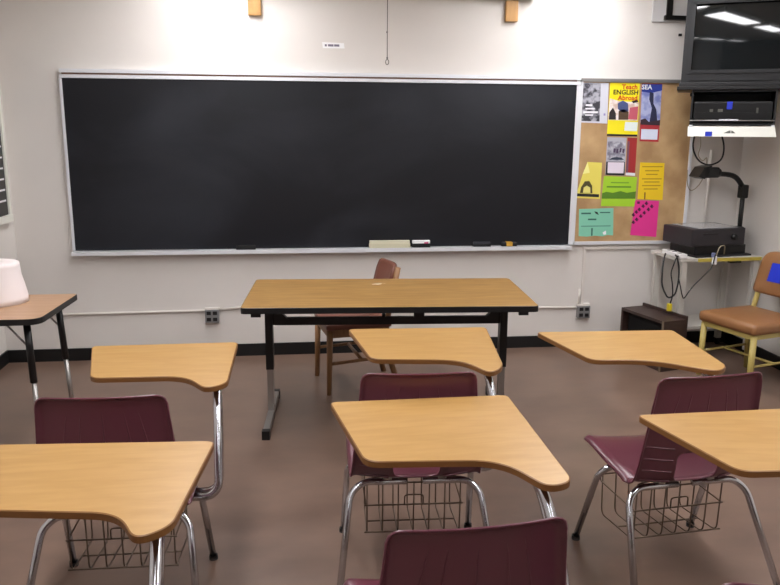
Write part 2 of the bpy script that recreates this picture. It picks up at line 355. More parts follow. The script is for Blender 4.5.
# pink sheet
o = P('notice_sheet', [(2.540, 1.128), (2.729, 1.120), (2.728, .847), (2.519, .864)], pc('hot_pink', 224, 52, 142), 'hot pink notice with slanting dark lettering, bottom right of the cork board', 'notice', y=-.0212)
PINKI = pc('plum_letter', 84, 10, 62)
def glyph(gx, gy, par):
    x = 2.53+((626+gx/18.28)-634)*.0080; z = 1.128-((196+gy/18.28)-200)*.0076; c = Vector((.62, .78)); d = Vector((-.78, .62)); p = Vector((x, z)); k = .0125
    q = [p+c*k*.9+d*k, p+c*k*.9-d*k*.2, p+c*k*.3-d*k*.3, p+c*k*.9-d*k*.9, p-c*k*.8-d*k*.9, p-c*k*.9+d*k*.9]
    patch('lettering', [tuple(v) for v in q], PINKI, par, .0014)
for gx, gy in ((155, 340), (205, 290), (255, 245), (320, 185), (375, 135), (165, 475), (220, 425), (290, 365), (350, 305), (420, 245), (475, 190)): glyph(gx, gy, o)
patch('corner_mark', [(2.556, 1.118), (2.578, 1.116), (2.576, 1.098), (2.556, 1.100)], PINKI, o)

# ------------------------------------------------------------------ small things on the front wall
o = tag(quad_xz('sticker', [(.214, 2.216), (.364, 2.212), (.368, 2.177), (.218, 2.177)], -.001, WHITE), 'small white label sticker on the wall above the chalkboard', 'sticker')
for a_, b_ in ((.232, .246), (.254, .292), (.296, .332)):
    quad_xz('printed_line', [(a_, 2.203), (b_, 2.2025), (b_, 2.188), (a_, 2.1885)], -.0018, LABELTXT, o)
scr = tag(empty('projection_screen', (.65, 0, 2.52)), 'rolled projection screen on wooden blocks above the chalkboard, pull cord hanging', 'projection screen')
for x in (-.235, 1.535):
    b_ = box('mounting_block', (x-.65, -.016, 2.447-2.52), (.086, .032, .14), BLOCK, scr, bev=.003)
tube('screen_case', [(-1.05, -.05, .045), (1.05, -.05, .045)], .045, OFFWHITE, scr, seg=20)
tube('pull_cord', [(.008, -.05, 0), (.008, -.05, -.40)], .0032, mat('cord_grey', (96, 92, 88), .8), scr, seg=6)
ring = [(.008+.011*math.cos(a), -.05, -.432+.017*math.sin(a)) for a in [2*math.pi*k/16 for k in range(16)]]
tube('pull_ring', ring, .0032, mat('ring_grey', (84, 80, 74), .5), scr, seg=6, closed=True)
lathe('cord_knot', [(0, -.008), (.006, -.004), (.006, .004), (0, .008)], mat('knot_grey', (80, 76, 70), .8), scr, 8, (.008, -.05, -.405))
lathe('cord_bead', [(0, -.008), (.006, -.003), (.005, .004), (0, .01)], mat('bead_grey', (90, 86, 80), .7), scr, 8, (.006, -.05, -.235))
# raceways and outlets
rw = tag(empty('cable_raceway', (-.6, 0, .34)), 'thin off white cable raceway along the lower front wall, left of outlet', 'raceway')
loc(tube('raceway_strip', [(-2.03, -.008, .338), (-.64, -.008, .348)], .009, RACEWAY, rw, seg=8), rw)
rw = tag(empty('cable_raceway', (1, 0, .34)), 'thin off white cable raceway behind the long table, running between two outlets', 'raceway')
loc(tube('raceway_strip', [(-.56, -.008, .352), (-.38, -.008, .366), (.6, -.008, .340), (1.83, -.008, .314), (2.135, -.008, .306)], .009, RACEWAY, rw, seg=8), rw)
rw = tag(empty('cable_raceway', (2.176, 0, .34)), 'off white raceway rising from the right outlet and turning under the cork board', 'raceway')
loc(boxes('raceway_strip', [((2.176, -.008, .545), (.022, .016, .43)), ((2.43, -.008, .767), (.53, .016, .020))], RACEWAY, rw), rw)
loc(tube('stub_pipe', [(2.152, -.008, .33), (2.152, -.008, .45)], .008, RACEWAY, rw, seg=8), rw)
rw = tag(tube('conduit', [(3.116, -.01, .79), (3.116, -.01, 1.5)], .011, RACEWAY, seg=10), 'thin pale vertical conduit on the wall behind the overhead projector', 'conduit')
def outlet(x, z, label):
    t = tag(empty('outlet_box', (x, 0, z)), label, 'outlet', 'wall outlet boxes')
    box('box', (0, -.02, 0), (.098, .04, .096), OUTGREY, t, bev=.004)
    box('white_cap', (0, -.018, .053), (.10, .036, .012), RACEWAY, t)
    for sx in (-.022, .022):
        for sz in (-.022, .024):
            s = box('socket', (sx, -.041, sz), (.03, .004, .026), BLACKP, t, bev=.001)
outlet(-.600, .310, 'grey four socket outlet box on the wall, left of the long table')
outlet(2.186, .276, 'grey four socket outlet box on the wall under the cork board')

# ------------------------------------------------------------------ student combo desks
SHELL = {}
S1 = .345                                   # profile length of the seat part
def profile(s):
    """seat front (s=0) to back top, returns (y, z) and a unit normal pointing to the sitter's side"""
    P_ = [(0, .402, .404), (.03, .382, .423), (.10, .310, .422), (.20, .205, .407), (.30, .095, .396), (.345, .038, .393), (.385, .0, .410),
          (.43, -.012, .456), (.52, -.022, .560), (.62, -.036, .698), (.715, -.050, .828)]
    for a, b in zip(P_, P_[1:]):
        if s <= b[0] or b is P_[-1]:
            t = (s-a[0])/(b[0]-a[0]); return a[1]+(b[1]-a[1])*t, a[2]+(b[2]-a[2])*t
def prof_s(s):
    y0, z0 = profile(max(0, s-.02)); y1, z1 = profile(min(.715, s+.02)); y, z = profile(s)
    y = (y0+y1+2*y)/4; z = (z0+z1+2*z)/4
    d = Vector((y1-y0, z1-z0)).normalized(); return y, z, -d.y, -d.x     # normal (ny, nz) * -1 handled below
def halfw(s):
    return .246 - .006*min(1, max(0, (s-.2)/.14)) - .042*min(1, max(0, (s-.36)/.35))
SMAX = .715
def edge_d(s, t):
    return min(halfw(s)-abs(t), s, SMAX-s)
def mapv(s, t):
    y, z, ny, nz = prof_s(s)
    d = max(0, edge_d(s, t)); k = max(0, 1-d/.020)**2
    up = min(1, max(0, (s-.3)/.1))
    y += up*.55*t*t; z += (1-up)*.45*t*t
    # roll: seat edge falls, backrest edge turns towards the rear
    nrm = Vector((ny, nz)).normalized()                   # points rear/down side
    off = .020*k
    if s < .34: return Vector((t, y, z-off))
    return Vector((t, y-off*min(1, (s-.3)/.1), z-off*max(0, 1-(s-.3)/.1)))
def shell_meshes():
    if SHELL: return
    # seat: rows along s, columns across
    bm = bmesh.new(); rows = []; us = [-1, -.985, -.965, -.93, -.8, -.6, -.4, -.2, 0, .2, .4, .6, .8, .93, .965, .985, 1]
    ss = [0, .004, .009, .016, .03, .05, .08, .12, .16, .20, .24, .28, .31, .33, .345]
    for s in ss:
        w_ = halfw(s)
        if s < .05: w_ -= .05-math.sqrt(max(0, .05**2-(.05-s)**2))
        row = []
        for u in us:
            t = u*w_; tt = u*halfw(s) if s >= .05 else u*w_
            d = max(0, min(w_-abs(t), s)); v = mapv(s, t)
            row.append(bm.verts.new(v if s >= .05 else Vector((t, v.y, prof_s(s)[1]+.45*t*t-.020*max(0, 1-d/.02)**2))))
        rows.append(row)
    for a, b in zip(rows, rows[1:]):
        for i in range(len(us)-1): bm.faces.new((a[i], a[i+1], b[i+1], b[i]))
    me = bpy.data.meshes.new('seat'); bmesh.ops.recalc_face_normals(bm, faces=bm.faces); bm.to_mesh(me); bm.free(); SHELL['seat'] = me
    # backrest: annulus between a rounded opening and the outline
    hole = fillet_poly([(-.085, .368), (.085, .368), (.085, .490), (-.085, .490)], [.062, .062, .03, .03], 8)   # (t, s)
    out = fillet_poly([(-halfw(S1), S1), (halfw(S1), S1), (halfw(.70), SMAX), (-halfw(.70), SMAX)], [.001, .001, .035, .035], 8)
    def dens(poly, n=160):
        P_ = [Vector(p) for p in poly]; cy = Vector((0, .43)); res = []
        for k in range(n):
            a = 2*math.pi*k/n; d = Vector((math.cos(a), math.sin(a)))
            best = None
            for i in range(len(P_)):
                p, q = P_[i]-cy, P_[(i+1) % len(P_)]-cy; e = q-p
                den = d.x*e.y-d.y*e.x
                if abs(den) < 1e-12: continue
                tt = (p.x*e.y-p.y*e.x)/den; uu = (p.x*d.y-p.y*d.x)/den
                if tt > 0 and -1e-6 <= uu <= 1+1e-6 and (best is None or tt > best): best = tt
            res.append(cy+d*best)
        return res
    H, O = dens(hole), dens(out)
    fr = [0, .03, .08, .18, .32, .48, .62, .75, .84, .90, .94, .97, .99, 1]
    bm = bmesh.new(); rings = []
    def dist_out(p):
        return min((Vector(p)-q).length for q in O)
    for f in fr:
        ring = []
        for h, o in zip(H, O):
            p = h.lerp(o, f); s = p.y; t = p.x
            y, z, ny, nz = prof_s(s); up = min(1, max(0, (s-.3)/.1))
            y += up*.55*t*t; z += (1-up)*.45*t*t
            d = min(halfw(s)-abs(t), SMAX-s); d = max(0, d)
            if s > .6: d = min(d, dist_out(p))
            k = .020*max(0, 1-d/.020)**2
            fb = min(1, max(0, (s-.3)/.1))
            ring.append(bm.verts.new((t, y-k*fb, z-k*(1-fb))))
        rings.append(ring)
    n = len(H)
    for a, b in zip(rings, rings[1:]):
        for i in range(n): bm.faces.new((a[i], a[(i+1) % n], b[(i+1) % n], b[i]))
    # stiffening ribs each side of the opening and shallow vertical creases on the rear face
    me = bpy.data.meshes.new('backrest'); bmesh.ops.recalc_face_normals(bm, faces=bm.faces); bm.to_mesh(me); bm.free(); SHELL['backrest'] = me
    for k in ('seat', 'backrest'):
        for p in SHELL[k].polygons: p.use_smooth = True
        SHELL[k].materials.append(MAROON)
    for sx in (-1, 1):
        bm = bmesh.new()
        for s in (.385, .425, .465, .505):
            y0, z0 = profile(s); pts = []
            for q in (.10, .14, .18, .205):
                pts.append((sx*q, y0+.55*q*q-.0025, z0+.01*(q-.1)/.1))
            add_tube(bm, pts, .0035, 6)
        me = bpy.data.meshes.new('ribs'); bm.to_mesh(me); bm.free(); me.materials.append(MAROON); SHELL['ribs', sx] = me
    bm = bmesh.new()
    for x in (-.14, -.085, .0, .085, .14):
        pts = []
        for s in (.55, .60, .65, .68):
            y0, z0 = profile(s); xx = x*(1-.25*(s-.55)/.13); pts.append((xx, y0+.55*xx*xx-.0015, z0))
        add_tube(bm, pts, [.004, .0035, .0028, .0012], 6)
    me = bpy.data.meshes.new('creases'); bm.to_mesh(me); bm.free(); me.materials.append(MAROON); SHELL['creases'] = me
    # chrome legs
    for nm, pts in (('front', [(.03, .225, .382), (.205, .225, .379), (.245, .245, .340), (.262, .362, .012)]),
                    ('rear', [(.03, .050, .372), (.195, .046, .374), (.240, .022, .338), (.285, -.155, .012)])):
        for sx in (-1, 1):
            bm = bmesh.new(); add_tube(bm, rounded([(sx*x, y, z) for x, y, z in pts], .06, 8), .0125, 12)
            me = bpy.data.meshes.new('leg'); bmesh.ops.recalc_face_normals(bm, faces=bm.faces); bm.to_mesh(me); bm.free()
            for p in me.polygons: p.use_smooth = True
            me.materials.append(CHROME); SHELL[nm, sx] = me
            bm = bmesh.new(); x, y, z = pts[-1]
            add_tube(bm, [(sx*x, y, 0), (sx*x, y, .018)], .0165, 12)
            me = bpy.data.meshes.new('glide'); bm.to_mesh(me); bm.free(); me.materials.append(RUBBER); SHELL[nm, sx, 'g'] = me
    bm = bmesh.new()
    for sx in (-1, 1): add_box(bm, (sx*.10, .14, .386), (.03, .20, .018), bev=.004)
    add_box(bm, (0, .14, .384), (.23, .04, .012))
    me = bpy.data.meshes.new('seat_bracket'); bm.to_mesh(me); bm.free(); me.materials.append(STEEL); SHELL['bracket'] = me
    # wire book basket
    bm = bmesh.new(); r = .0028
    ya, yb, zt, zb = .075, .325, .358, .125
    for i in range(7):
        x = -.175+.35*i/6
        add_tube(bm, rounded([(x, ya, zt), (x, ya+.005, zb+.02), (x, yb, zb-.0), (x, yb+.01, zt-.06)], .03, 4), r, 6)
    for pts in ([(-.18, ya-.003, .355), (.18, ya-.003, .355)], [(-.185, ya, .265), (.185, ya, .265)], [(-.185, ya, .155), (.185, ya, .155)],
                [(-.185, yb+.008, zt-.065), (.185, yb+.008, zt-.065)], [(-.175, (ya+yb)/2, zb+.008), (.175, (ya+yb)/2, zb+.008)]):
        add_tube(bm, pts, r*1.1, 6)
    for sx in (-1, 1):
        add_tube(bm, rounded([(sx*.18, ya, .265), (sx*.185, yb+.008, .265), (sx*.185, yb+.008, zt-.06)], .02, 4), r, 6)
        add_tube(bm, rounded([(sx*.175, ya, zt), (sx*.175, ya, .372), (sx*.10, ya+.02, .372)], .02, 4), r, 6)
        add_tube(bm, rounded([(sx*.035, ya-.002, .265), (sx*.035, ya-.002, .305), (-sx*.0, ya-.002, .305)], .012, 4), r, 6)
    me = bpy.data.meshes.new('book_basket'); bmesh.ops.recalc_face_normals(bm, faces=bm.faces); bm.to_mesh(me); bm.free()
    for p in me.polygons: p.use_smooth = True
    me.materials.append(WIRE); SHELL['basket'] = me
def student_desk(x, y, yaw, top, label, zt=.745):
    """top: six (x, y) world corners: back-left, back-right, arm tip right, arm tip left, notch, front-left"""
    shell_meshes(); rz = math.radians(yaw)
    t = tag(empty('student_desk', (x, y, 0), rz), label, 'student desk', 'student chair desks')
    inv = Matrix.Rotation(-rz, 2)
    grow = ((-.012, .003), (.010, .003), (.016, -.008), (0, -.012), (0, 0), (-.008, -.004))
    gk = 1 if y < -3.5 else .45
    T = [inv @ (Vector(p)+Vector(g)*gk-Vector((x, y))) for p, g in zip(top, grow)]
    for nm in ('seat', 'backrest'):
        o = link(nm, SHELL[nm], MAROON, t)
        so = o.modifiers.new('thickness', 'SOLIDIFY'); so.thickness = .006; so.offset = 0
    ob = o; link('rib', SHELL['ribs', -1], MAROON, ob, True); link('rib', SHELL['ribs', 1], MAROON, ob, True); link('crease', SHELL['creases'], MAROON, ob, True)
    for k in ('front', 'rear'):
        for sx in (-1, 1):
            l = link('leg', SHELL[k, sx], CHROME, t); link('glide', SHELL[k, sx, 'g'], RUBBER, l, True)
    link('seat_bracket', SHELL['bracket'], STEEL, t)
    link('book_basket', SHELL['basket'], WIRE, t)
    slab('desktop', fillet_poly([tuple(p) for p in T], [.03, .03, .07, .06, .10, .045], 8), zt-.019, zt, [DESKTOP, DESKEDGE], t, .0035)
    # support post: from under the seat's right side out and up to the arm of the desktop
    tip = (T[2]+T[3])/2; mid = (T[1]+T[0])/2
    u = (Vector((T[1].x, T[1].y))-tip).normalized()
    px, py = tip.x - .005, tip.y+.075
    px = max(px, .262)
    for k, (nm, dy, r) in enumerate((('desk_post', 0, .0155), ('brace_post', .040, .0135))):
        z0 = .368
        pts = [(.03, .165+dy, z0), (.20, .165+dy, z0-.004), (max(.275, px-.02), .172+dy, .375), (px, py+dy, .60), (px-.004, py+dy+.012, zt-.06), (px-.02, py+dy+.12, zt-.034), (px-.03, py+dy+.26, zt-.034)]
        pts[2] = (px+.012, .150+dy, .370); pts[3] = (px+.006, (py+.15)/2+dy, .56)
        tube(nm, rounded(pts, .085, 8), r, CHROME, t, seg=12)
    boxes('desk_bracket', [((px-.028, py+.20, zt-.0205), (.10, .20, .004)), ((T[0].x*.4+T[1].x*.6, T[0].y-.16, zt-.026), (.34, .025, .014))], BLACKMETAL, t)
    return t
student_desk(-.608, -3.10, -1.5, [(-.843, -2.296), (-.252, -2.294), (-.257, -2.835), (-.322, -2.882), (-.410, -2.739), (-.746, -2.727)],
    'maroon chair desk in the left column, the one nearer the chalkboard')
student_desk(.420, -2.97, -3, [(.239, -2.126), (.867, -2.153), (.787, -2.742), (.719, -2.822), (.65, -2.649), (.296, -2.599)],
    'maroon chair desk in the middle column, nearer the long teacher table')
student_desk(1.412, -3.10, 5, [(1.08, -2.263), (1.71, -2.291), (1.657, -2.833), (1.588, -2.889), (1.397, -2.726), (1.165, -2.702)],
    'maroon chair desk nearest the tan vinyl chair, left side of its seat in view')
student_desk(.376, -4.0, 3, [(.117, -3.071), (.709, -3.065), (.695, -3.719), (.633, -3.741), (.553, -3.579), (.189, -3.546)],
    'chair desk nearest the camera, its maroon backrest at bottom centre')
student_desk(-.60, -4.20, 0, [(-.865, -3.318), (-.251, -3.359), (-.309, -3.839), (-.367, -3.886), (-.428, -3.769), (-.80, -3.705)],
    'chair desk whose honey oak desktop is cut by the left edge of the photo')
student_desk(.975, -4.29, -8, [(1.091, -3.295), (1.70, -3.29), (1.64, -3.90), (1.57, -3.93), (1.47, -3.74), (1.184, -3.719)],
    'chair desk whose honey oak desktop is cut by the right edge of the photo')

# ------------------------------------------------------------------ teacher table
t = tag(empty('teacher_table', (.515, -1.30, 0), -.065), 'long oak laminate table with black T legs in front of the chalkboard', 'table')
hw, hd, tz = .776, .384, .738
top = slab('tabletop', fillet_poly([(-hw, -hd), (hw, -hd), (hw, hd), (-hw, hd)], [.03]*4, 5), tz-.032, tz, [TABLETOP, BLACKEDGE], t, .003)
bm = bmesh.new()
for a, b, c in ((.0, 0, .026), (.022, .012, .014), (-.02, -.008, .012), (.045, .02, .008)):
    bmesh.ops.create_circle(bm, cap_ends=True, radius=c, segments=10, matrix=Matrix.Translation((-.05+a, .215+b, tz+.0006)) @ Matrix.Diagonal((1, .55, 1, 1)))
finish('chalk_smudge', bm, mat('chalk_white', (226, 210, 190), .9), top)
for sx in (-1, 1):
    lg = boxes('leg', [((sx*.668, 0, .50), (.042, .062, .41))], BLACKMETAL, t)
    boxes('leg_extension', [((sx*.668, 0, .175), (.034, .052, .26))], STEEL, lg)
    ft = boxes('foot', [((sx*.668, 0, .03), (.036, .64, .036))], STEEL, t, bev=.004)
    for sy in (-1, 1): box('foot_cap', (sx*.668, sy*.325, .025), (.042, .04, .05), BLACKP, ft)
    bm = bmesh.new()
    V = [bm.verts.new(v) for v in ((sx*.65, -.018, .64), (sx*.60, -.018, .625), (sx*.56, -.018, .585), (sx*.65, -.018, .56))]
    W = [bm.verts.new(v) for v in ((sx*.65, .018, .64), (sx*.60, .018, .625), (sx*.56, .018, .585), (sx*.65, .018, .56))]
    bm.faces.new(V); bm.faces.new(W[::-1])
    for i in range(4): bm.faces.new((V[i], V[(i+1) % 4], W[(i+1) % 4], W[i]))
    finish('gusset', bm, BLACKMETAL, t)
    boxes('support_plate', [((sx*.668, 0, .702), (.06, .60, .008)), ((sx*.70, -.35, .694), (.05, .02, .022))], BLACKMETAL, t)
box('crossbar', (0, 0, .572), (1.30, .03, .044), BLACKMETAL, t, bev=.003)
box('centre_bracket', (-.02, 0, .65), (.018, .03, .11), BLACKMETAL, t); box('centre_bracket', (.18, -.02, .61), (.06, .02, .035), BLACKMETAL, t)

# ------------------------------------------------------------------ teacher chair (wood, faces left, back to the right)
t = tag(empty('wooden_chair', (.378, -.69, 0), math.radians(99)), 'wooden chair with brown vinyl seat, turned sideways behind the long table', 'chair')
# local: +Y is the way the sitter faces
SW = .21
bm = bmesh.new(); add_box(bm, (0, .02, .435), (.43, .42, .035), bev=.014); finish('seat', bm, TVINYL, t, False)
boxes('seat_rail', [((0, .205, .395), (.40, .022, .055)), ((0, -.165, .395), (.36, .022, .055)), ((-.19, .02, .395), (.022, .38, .055)), ((.19, .02, .395), (.022, .38, .055))], TWOOD, t)
for sx in (-1, 1):
    tube('leg', [(sx*.195, .205, .415), (sx*.200, .215, 0)], [.021, .015], TWOOD, t, seg=8)
    tube('leg', rounded([(sx*.170, -.240, .79), (sx*.172, -.200, .60), (sx*.178, -.160, .42), (sx*.182, -.17, .25), (sx*.185, -.25, 0)], .12, 8), .0185, TWOOD, t, seg=8)
    tube('stretcher', [(sx*.198, .208, .20), (sx*.188, -.205, .22)], .011, TWOOD, t, seg=8)
tube('stretcher', [(-.195, .0, .21), (.195, .0, .21)], .011, TWOOD, t, seg=8)
bm = bmesh.new(); n = 10
pts = []
for i in range(n+1):
    a = (i/n-.5)*2; pts.append((a*.165, -.228-.03*(1-a*a)))
lo = []; 
for z, dy, sc in ((.60, .062, .93), (.64, .05, 1), (.74, .025, 1), (.775, .012, .98), (.793, .006, .90)):
    lo.append(([bm.verts.new((p[0]*sc, p[1]+dy+.014, z)) for p in pts], [bm.verts.new((p[0]*sc, p[1]+dy-.014, z)) for p in pts]))
for (a, b), (c, d) in zip(lo, lo[1:]):
    for i in range(n):
        bm.faces.new((a[i], a[i+1], c[i+1], c[i])); bm.faces.new((b[i+1], b[i], d[i], d[i+1]))
    bm.faces.new((a[0], c[0], d[0], b[0])); bm.faces.new((a[n], b[n], d[n], c[n]))
for k in (0, -1):
    a, b = lo[k]
    for i in range(n): bm.faces.new((a[i], a[i+1], b[i+1], b[i]))
finish('backrest', bm, TVINYL, t, True)

# ------------------------------------------------------------------ left activity table with paper roll
t = tag(empty('side_table', (-1.54, -1.48, 0)), 'tan topped table with black legs standing against the left wall', 'table')
def lc(pts): return [(p[0]+1.54, p[1]+1.48) for p in pts]
slab('tabletop', fillet_poly(lc([(-1.885, -1.765), (-1.222, -1.765), (-1.192, -1.185), (-1.885, -1.185)]), [.03, .07, .03, .03], 6), .707, .737, [TAN_TOP, BLACKEDGE], t, .003)
for lx, ly, ex, ey in ((-1.318, -1.655, -1.290, -1.68), (-1.278, -1.275, -1.245, -1.255), (-1.83, -1.655, -1.84, -1.69), (-1.83, -1.275, -1.84, -1.245)):
    a = Vector((lx+1.54, ly+1.48, .707)); b = Vector((ex+1.54, ey+1.48, .0)); mid = a.lerp(b, .45); fo = a.lerp(b, .985)
    l = tube('leg', [a, mid], .0175, BLACKMETAL, t, seg=12)
    tube('leg_extension', [a.lerp(b, .42), fo], .0125, STEEL, l, seg=10)
    tube('glide', [fo, b], .017, RUBBER, l, seg=10)
    c = Vector((.0, .0, 0))
    dx = -.11 if lx > -1.5 else .11; k = tube('brace', [a.lerp(b, .20), a+Vector((dx, 0, -.002))], .005, STEEL, t, seg=6)
r_ = tag(empty('paper_towel_roll', (-1.555, -1.36, .737)), 'white paper towel roll standing on the left side table', 'paper towel roll')
lathe('paper', [(.022, .005), (.155, .0), (.152, .03), (.140, .09), (.128, .14), (.124, .19), (.122, .207), (.112, .212), (.03, .210), (.022, .205)], TOWEL, r_, 48)
lathe('core', [(.001, .10), (.023, .10), (.027, .2105), (.031, .2125)], HOLE, r_, 24)

# ------------------------------------------------------------------ framed chart on the left wall
XW = XL+.13
t = tag(empty('wall_chart', (XW, -.65, 1.03)), 'pale framed black chart with white lines on the left wall above the paper roll', 'chart')
box('chart_panel', (.012, 0, .52), (.016, 1.02, .98), mat('chart_black', (20, 20, 22), .4), t)
boxes('frame', [((.016, .525, .52), (.032, .03, 1.04)), ((.016, -.525, .52), (.032, .03, 1.04)), ((.02, 0, .012), (.04, 1.08, .045)), ((.016, 0, 1.045), (.032, 1.08, .03))], OFFWHITE, t)
for i in range(12):
    box('printed_line', (.0206, 0, .13+.07*i), (.001, .98, .012), WHITEINK, t)

# ------------------------------------------------------------------ tv mount, television, shelf equipment
YT = math.radians(-28)
mt = tag(empty('tv_mount', (3.04, -.414, 1.905), YT), 'black steel shelf mount with a white backing panel holding the television', 'mount')
def tvx(x, y, z): return (x, y, z)
box('shelf', (-.03, -.06, .012), (.72, .42, .024), BLACKMETAL, mt, bev=.003)
im = mt.matrix_basis.inverted()
def inw(name, c, s, m, par):
    o = box(name, c, s, m); o.parent = par; o.matrix_parent_inverse = par.matrix_basis.inverted(); return o
inw('backing_panel', (2.83, -.009, 2.60), (.52, .018, .40), mat('panel_white', (200, 198, 196), .6), mt)
inw('wall_bracket', (2.690, -.026, 2.58), (.042, .016, .30), BLACKMETAL, mt)
inw('bracket_foot', (2.80, -.030, 2.428), (.29, .024, .030), BLACKMETAL, mt)
inw('drop_arm', (2.93, -.036, 2.17), (.05, .03, .56), BLACKMETAL, mt); inw('shelf_arm', (2.93, -.16, 1.895), (.05, .28, .02), BLACKMETAL, mt)
inw('panel_screw', (2.796, -.006, 2.315), (.022, .012, .018), BLACKMETAL, mt)

tv = tag(empty('television', (3.04, -.414, 1.929), YT), 'bulky dark grey tube television on the wall mount at upper right', 'television')
W, Hh = .74, .60
yf = -.24
bm = bmesh.new()
def ring(x0, x1, z0, z1, y): return [bm.verts.new(v) for v in ((x0, y, z0), (x1, y, z0), (x1, y, z1), (x0, y, z1))]
r1 = ring(-W/2, W/2, 0, Hh, yf); r2 = ring(-W/2, W/2, 0, Hh, yf+.12); r3 = ring(-W/2+.09, W/2-.19, .03, Hh-.10, yf+.32); r4 = ring(-W/2+.16, W/2-.24, .05, Hh-.16, yf+.36)
i1 = ring(-W/2+.035, W/2-.035, .085, Hh-.055, yf); i2 = ring(-W/2+.055, W/2-.055, .105, Hh-.075, yf+.03)
for a, b in ((r1, r2), (r2, r3), (r3, r4), (i1, r1), (i2, i1)):
    for i in range(4): bm.faces.new((a[i], a[(i+1) % 4], b[(i+1) % 4], b[i]))
bm.faces.new(r4)
finish('cabinet', bm, TVGREY, tv)
boxes('bezel', [((0, yf-.003, .0935), (W-.07, .012, .022)), ((0, yf-.003, Hh-.066), (W-.07, .012, .022)), ((-W/2+.046, yf-.003, Hh/2+.015), (.022, .012, Hh-.16)), ((W/2-.046, yf-.003, Hh/2+.015), (.022, .012, Hh-.16))], TVBLACK, tv)
bm = bmesh.new(); nx, nz = 16, 12; g = []
sw, z0, z1 = W/2-.056, .105, Hh-.076
for j in range(nz+1):
    g.append([bm.verts.new((-sw+2*sw*i/nx, yf+.006+.022*((2*i/nx-1)**2+.7*(2*j/nz-1)**2)*.6, z0+(z1-z0)*j/nz)) for i in range(nx+1)])
for j in range(nz):
    for i in range(nx): bm.faces.new((g[j][i], g[j][i+1], g[j+1][i+1], g[j+1][i]))
finish('screen', bm, SCREEN, tv, True)
boxes('control_strip', [((.02, yf-.004, .045), (.30, .010, .022)), ((-.25, yf-.004, .045), (.14, .010, .014))], TVBLACK, tv)
boxes('base_lip', [((-.0, yf-.012, .012), (W+.02, .03, .024))], TVBLACK, tv, bev=.004)
box('speaker_knob', (-W/2+.06, yf-.006, Hh-.02), (.03, .012, .016), TVBLACK, tv)

rk = tag(empty('equipment_rack', (2.975, -.465, 1.675), YT), 'black open rack hanging below the television shelf', 'rack')
boxes('rack_frame', [((-.255, 0, .115), (.012, .34, .23)), ((.255, 0, .115), (.012, .34, .23)), ((0, 0, .224), (.52, .34, .012)), ((0, .17, .115), (.52, .012, .22)), ((0, 0, .006), (.52, .34, .012))], BLACKP, rk)
tube('front_rod', [(-.26, -.178, .032), (.26, -.178, .032)], .004, STEEL, rk, seg=8)
box('bright_latch', (-.02, -.180, .036), (.12, .006, .010), ALUW, rk)
vc = tag(empty('video_recorder', (2.975, -.465, 1.687), YT), 'black video recorder with blue tape inside the rack under the television', 'video recorder')
box('case', (0, -.01, .075), (.48, .29, .135), BLACKP, vc, bev=.004)
boxes('front_panel', [((0, -.157, .10), (.46, .006, .055)), ((0, -.157, .04), (.46, .006, .045))], mat('vcr_face', (7, 7, 8), .3), vc)
box('blue_tape', (-.02, -.162, .118), (.034, .003, .05), BLUE, vc)
boxes('button', [((-.13, -.162, .085), (.02, .004, .018)), ((-.075, -.162, .085), (.03, .004, .02)), ((.15, -.162, .085), (.012, .004, .035))], mat('dim_button', (84, 84, 78), .5), vc)
box('side_tape', (.2415, -.10, .09), (.003, .04, .03), BLUE, vc)
dr = tag(empty('white_drawer_box', (2.975, -.465, 1.602), YT), 'white box with sloping front and blue tape hung under the black rack', 'box')
bm = bmesh.new()
A = [(-.268, -.18, .066), (.262, -.18, .066), (.275, -.21, 0), (-.265, -.21, 0)]; Bq = [(-.268, .12, .066), (.262, .12, .066), (.275, .12, 0), (-.265, .12, 0)]
va = [bm.verts.new(v) for v in A]; vb = [bm.verts.new(v) for v in Bq]; bm.faces.new(va); bm.faces.new(vb[::-1])
for i in range(4): bm.faces.new((va[i], va[(i+1) % 4], vb[(i+1) % 4], vb[i]))
finish('body', bm, OFFWHITE, dr)
for sx in (-1, 1): box('corner_catch', (sx*.25, -.178, .070), (.022, .012, .012), ALUW, dr)
box('blue_tape', (-.135, -.2075, .016), (.042, .004, .032), BLUE, dr)
bm = bmesh.new()
for p_ in ([(-.045, -.1995, .022), (-.01, -.1915, .040), (.0, -.1915, .040), (.0, -.1995, .022)], [(.003, -.1995, .022), (.003, -.1915, .040), (.014, -.1935, .036), (.03, -.1995, .022)]):
    bm.faces.new([bm.verts.new((v[0], v[1]-.0022, v[2])) for v in p_])
finish('maker_mark', bm, mat('dark_mark', (84, 88, 80), .6), dr)

# cables hanging under the rack
def cable(name, pts, r, m, label):
    return tag(tube(name, rounded(pts, .08, 8), r, m, seg=8), label, 'cable')
cable('cable', [(2.815, -.30, 1.61), (2.800, -.31, 1.52), (2.845, -.32, 1.43), (2.925, -.33, 1.395), (3.025, -.32, 1.43), (3.050, -.30, 1.52), (3.030, -.28, 1.61)], .006, CABLE, 'thick black cable looping below the white box under the television')
cable('cable', [(2.895, -.24, 1.61), (2.890, -.26, 1.52), (2.865, -.27, 1.47), (2.905, -.28, 1.42), (2.945, -.26, 1.46), (2.985, -.2, 1.38), (2.985, -.14, 1.26), (2.935, -.10, 1.19), (2.875, -.14, 1.25), (2.855, -.17, 1.36)], .0035, CABLET, 'thin pale cable dangling below the television behind the projector head')

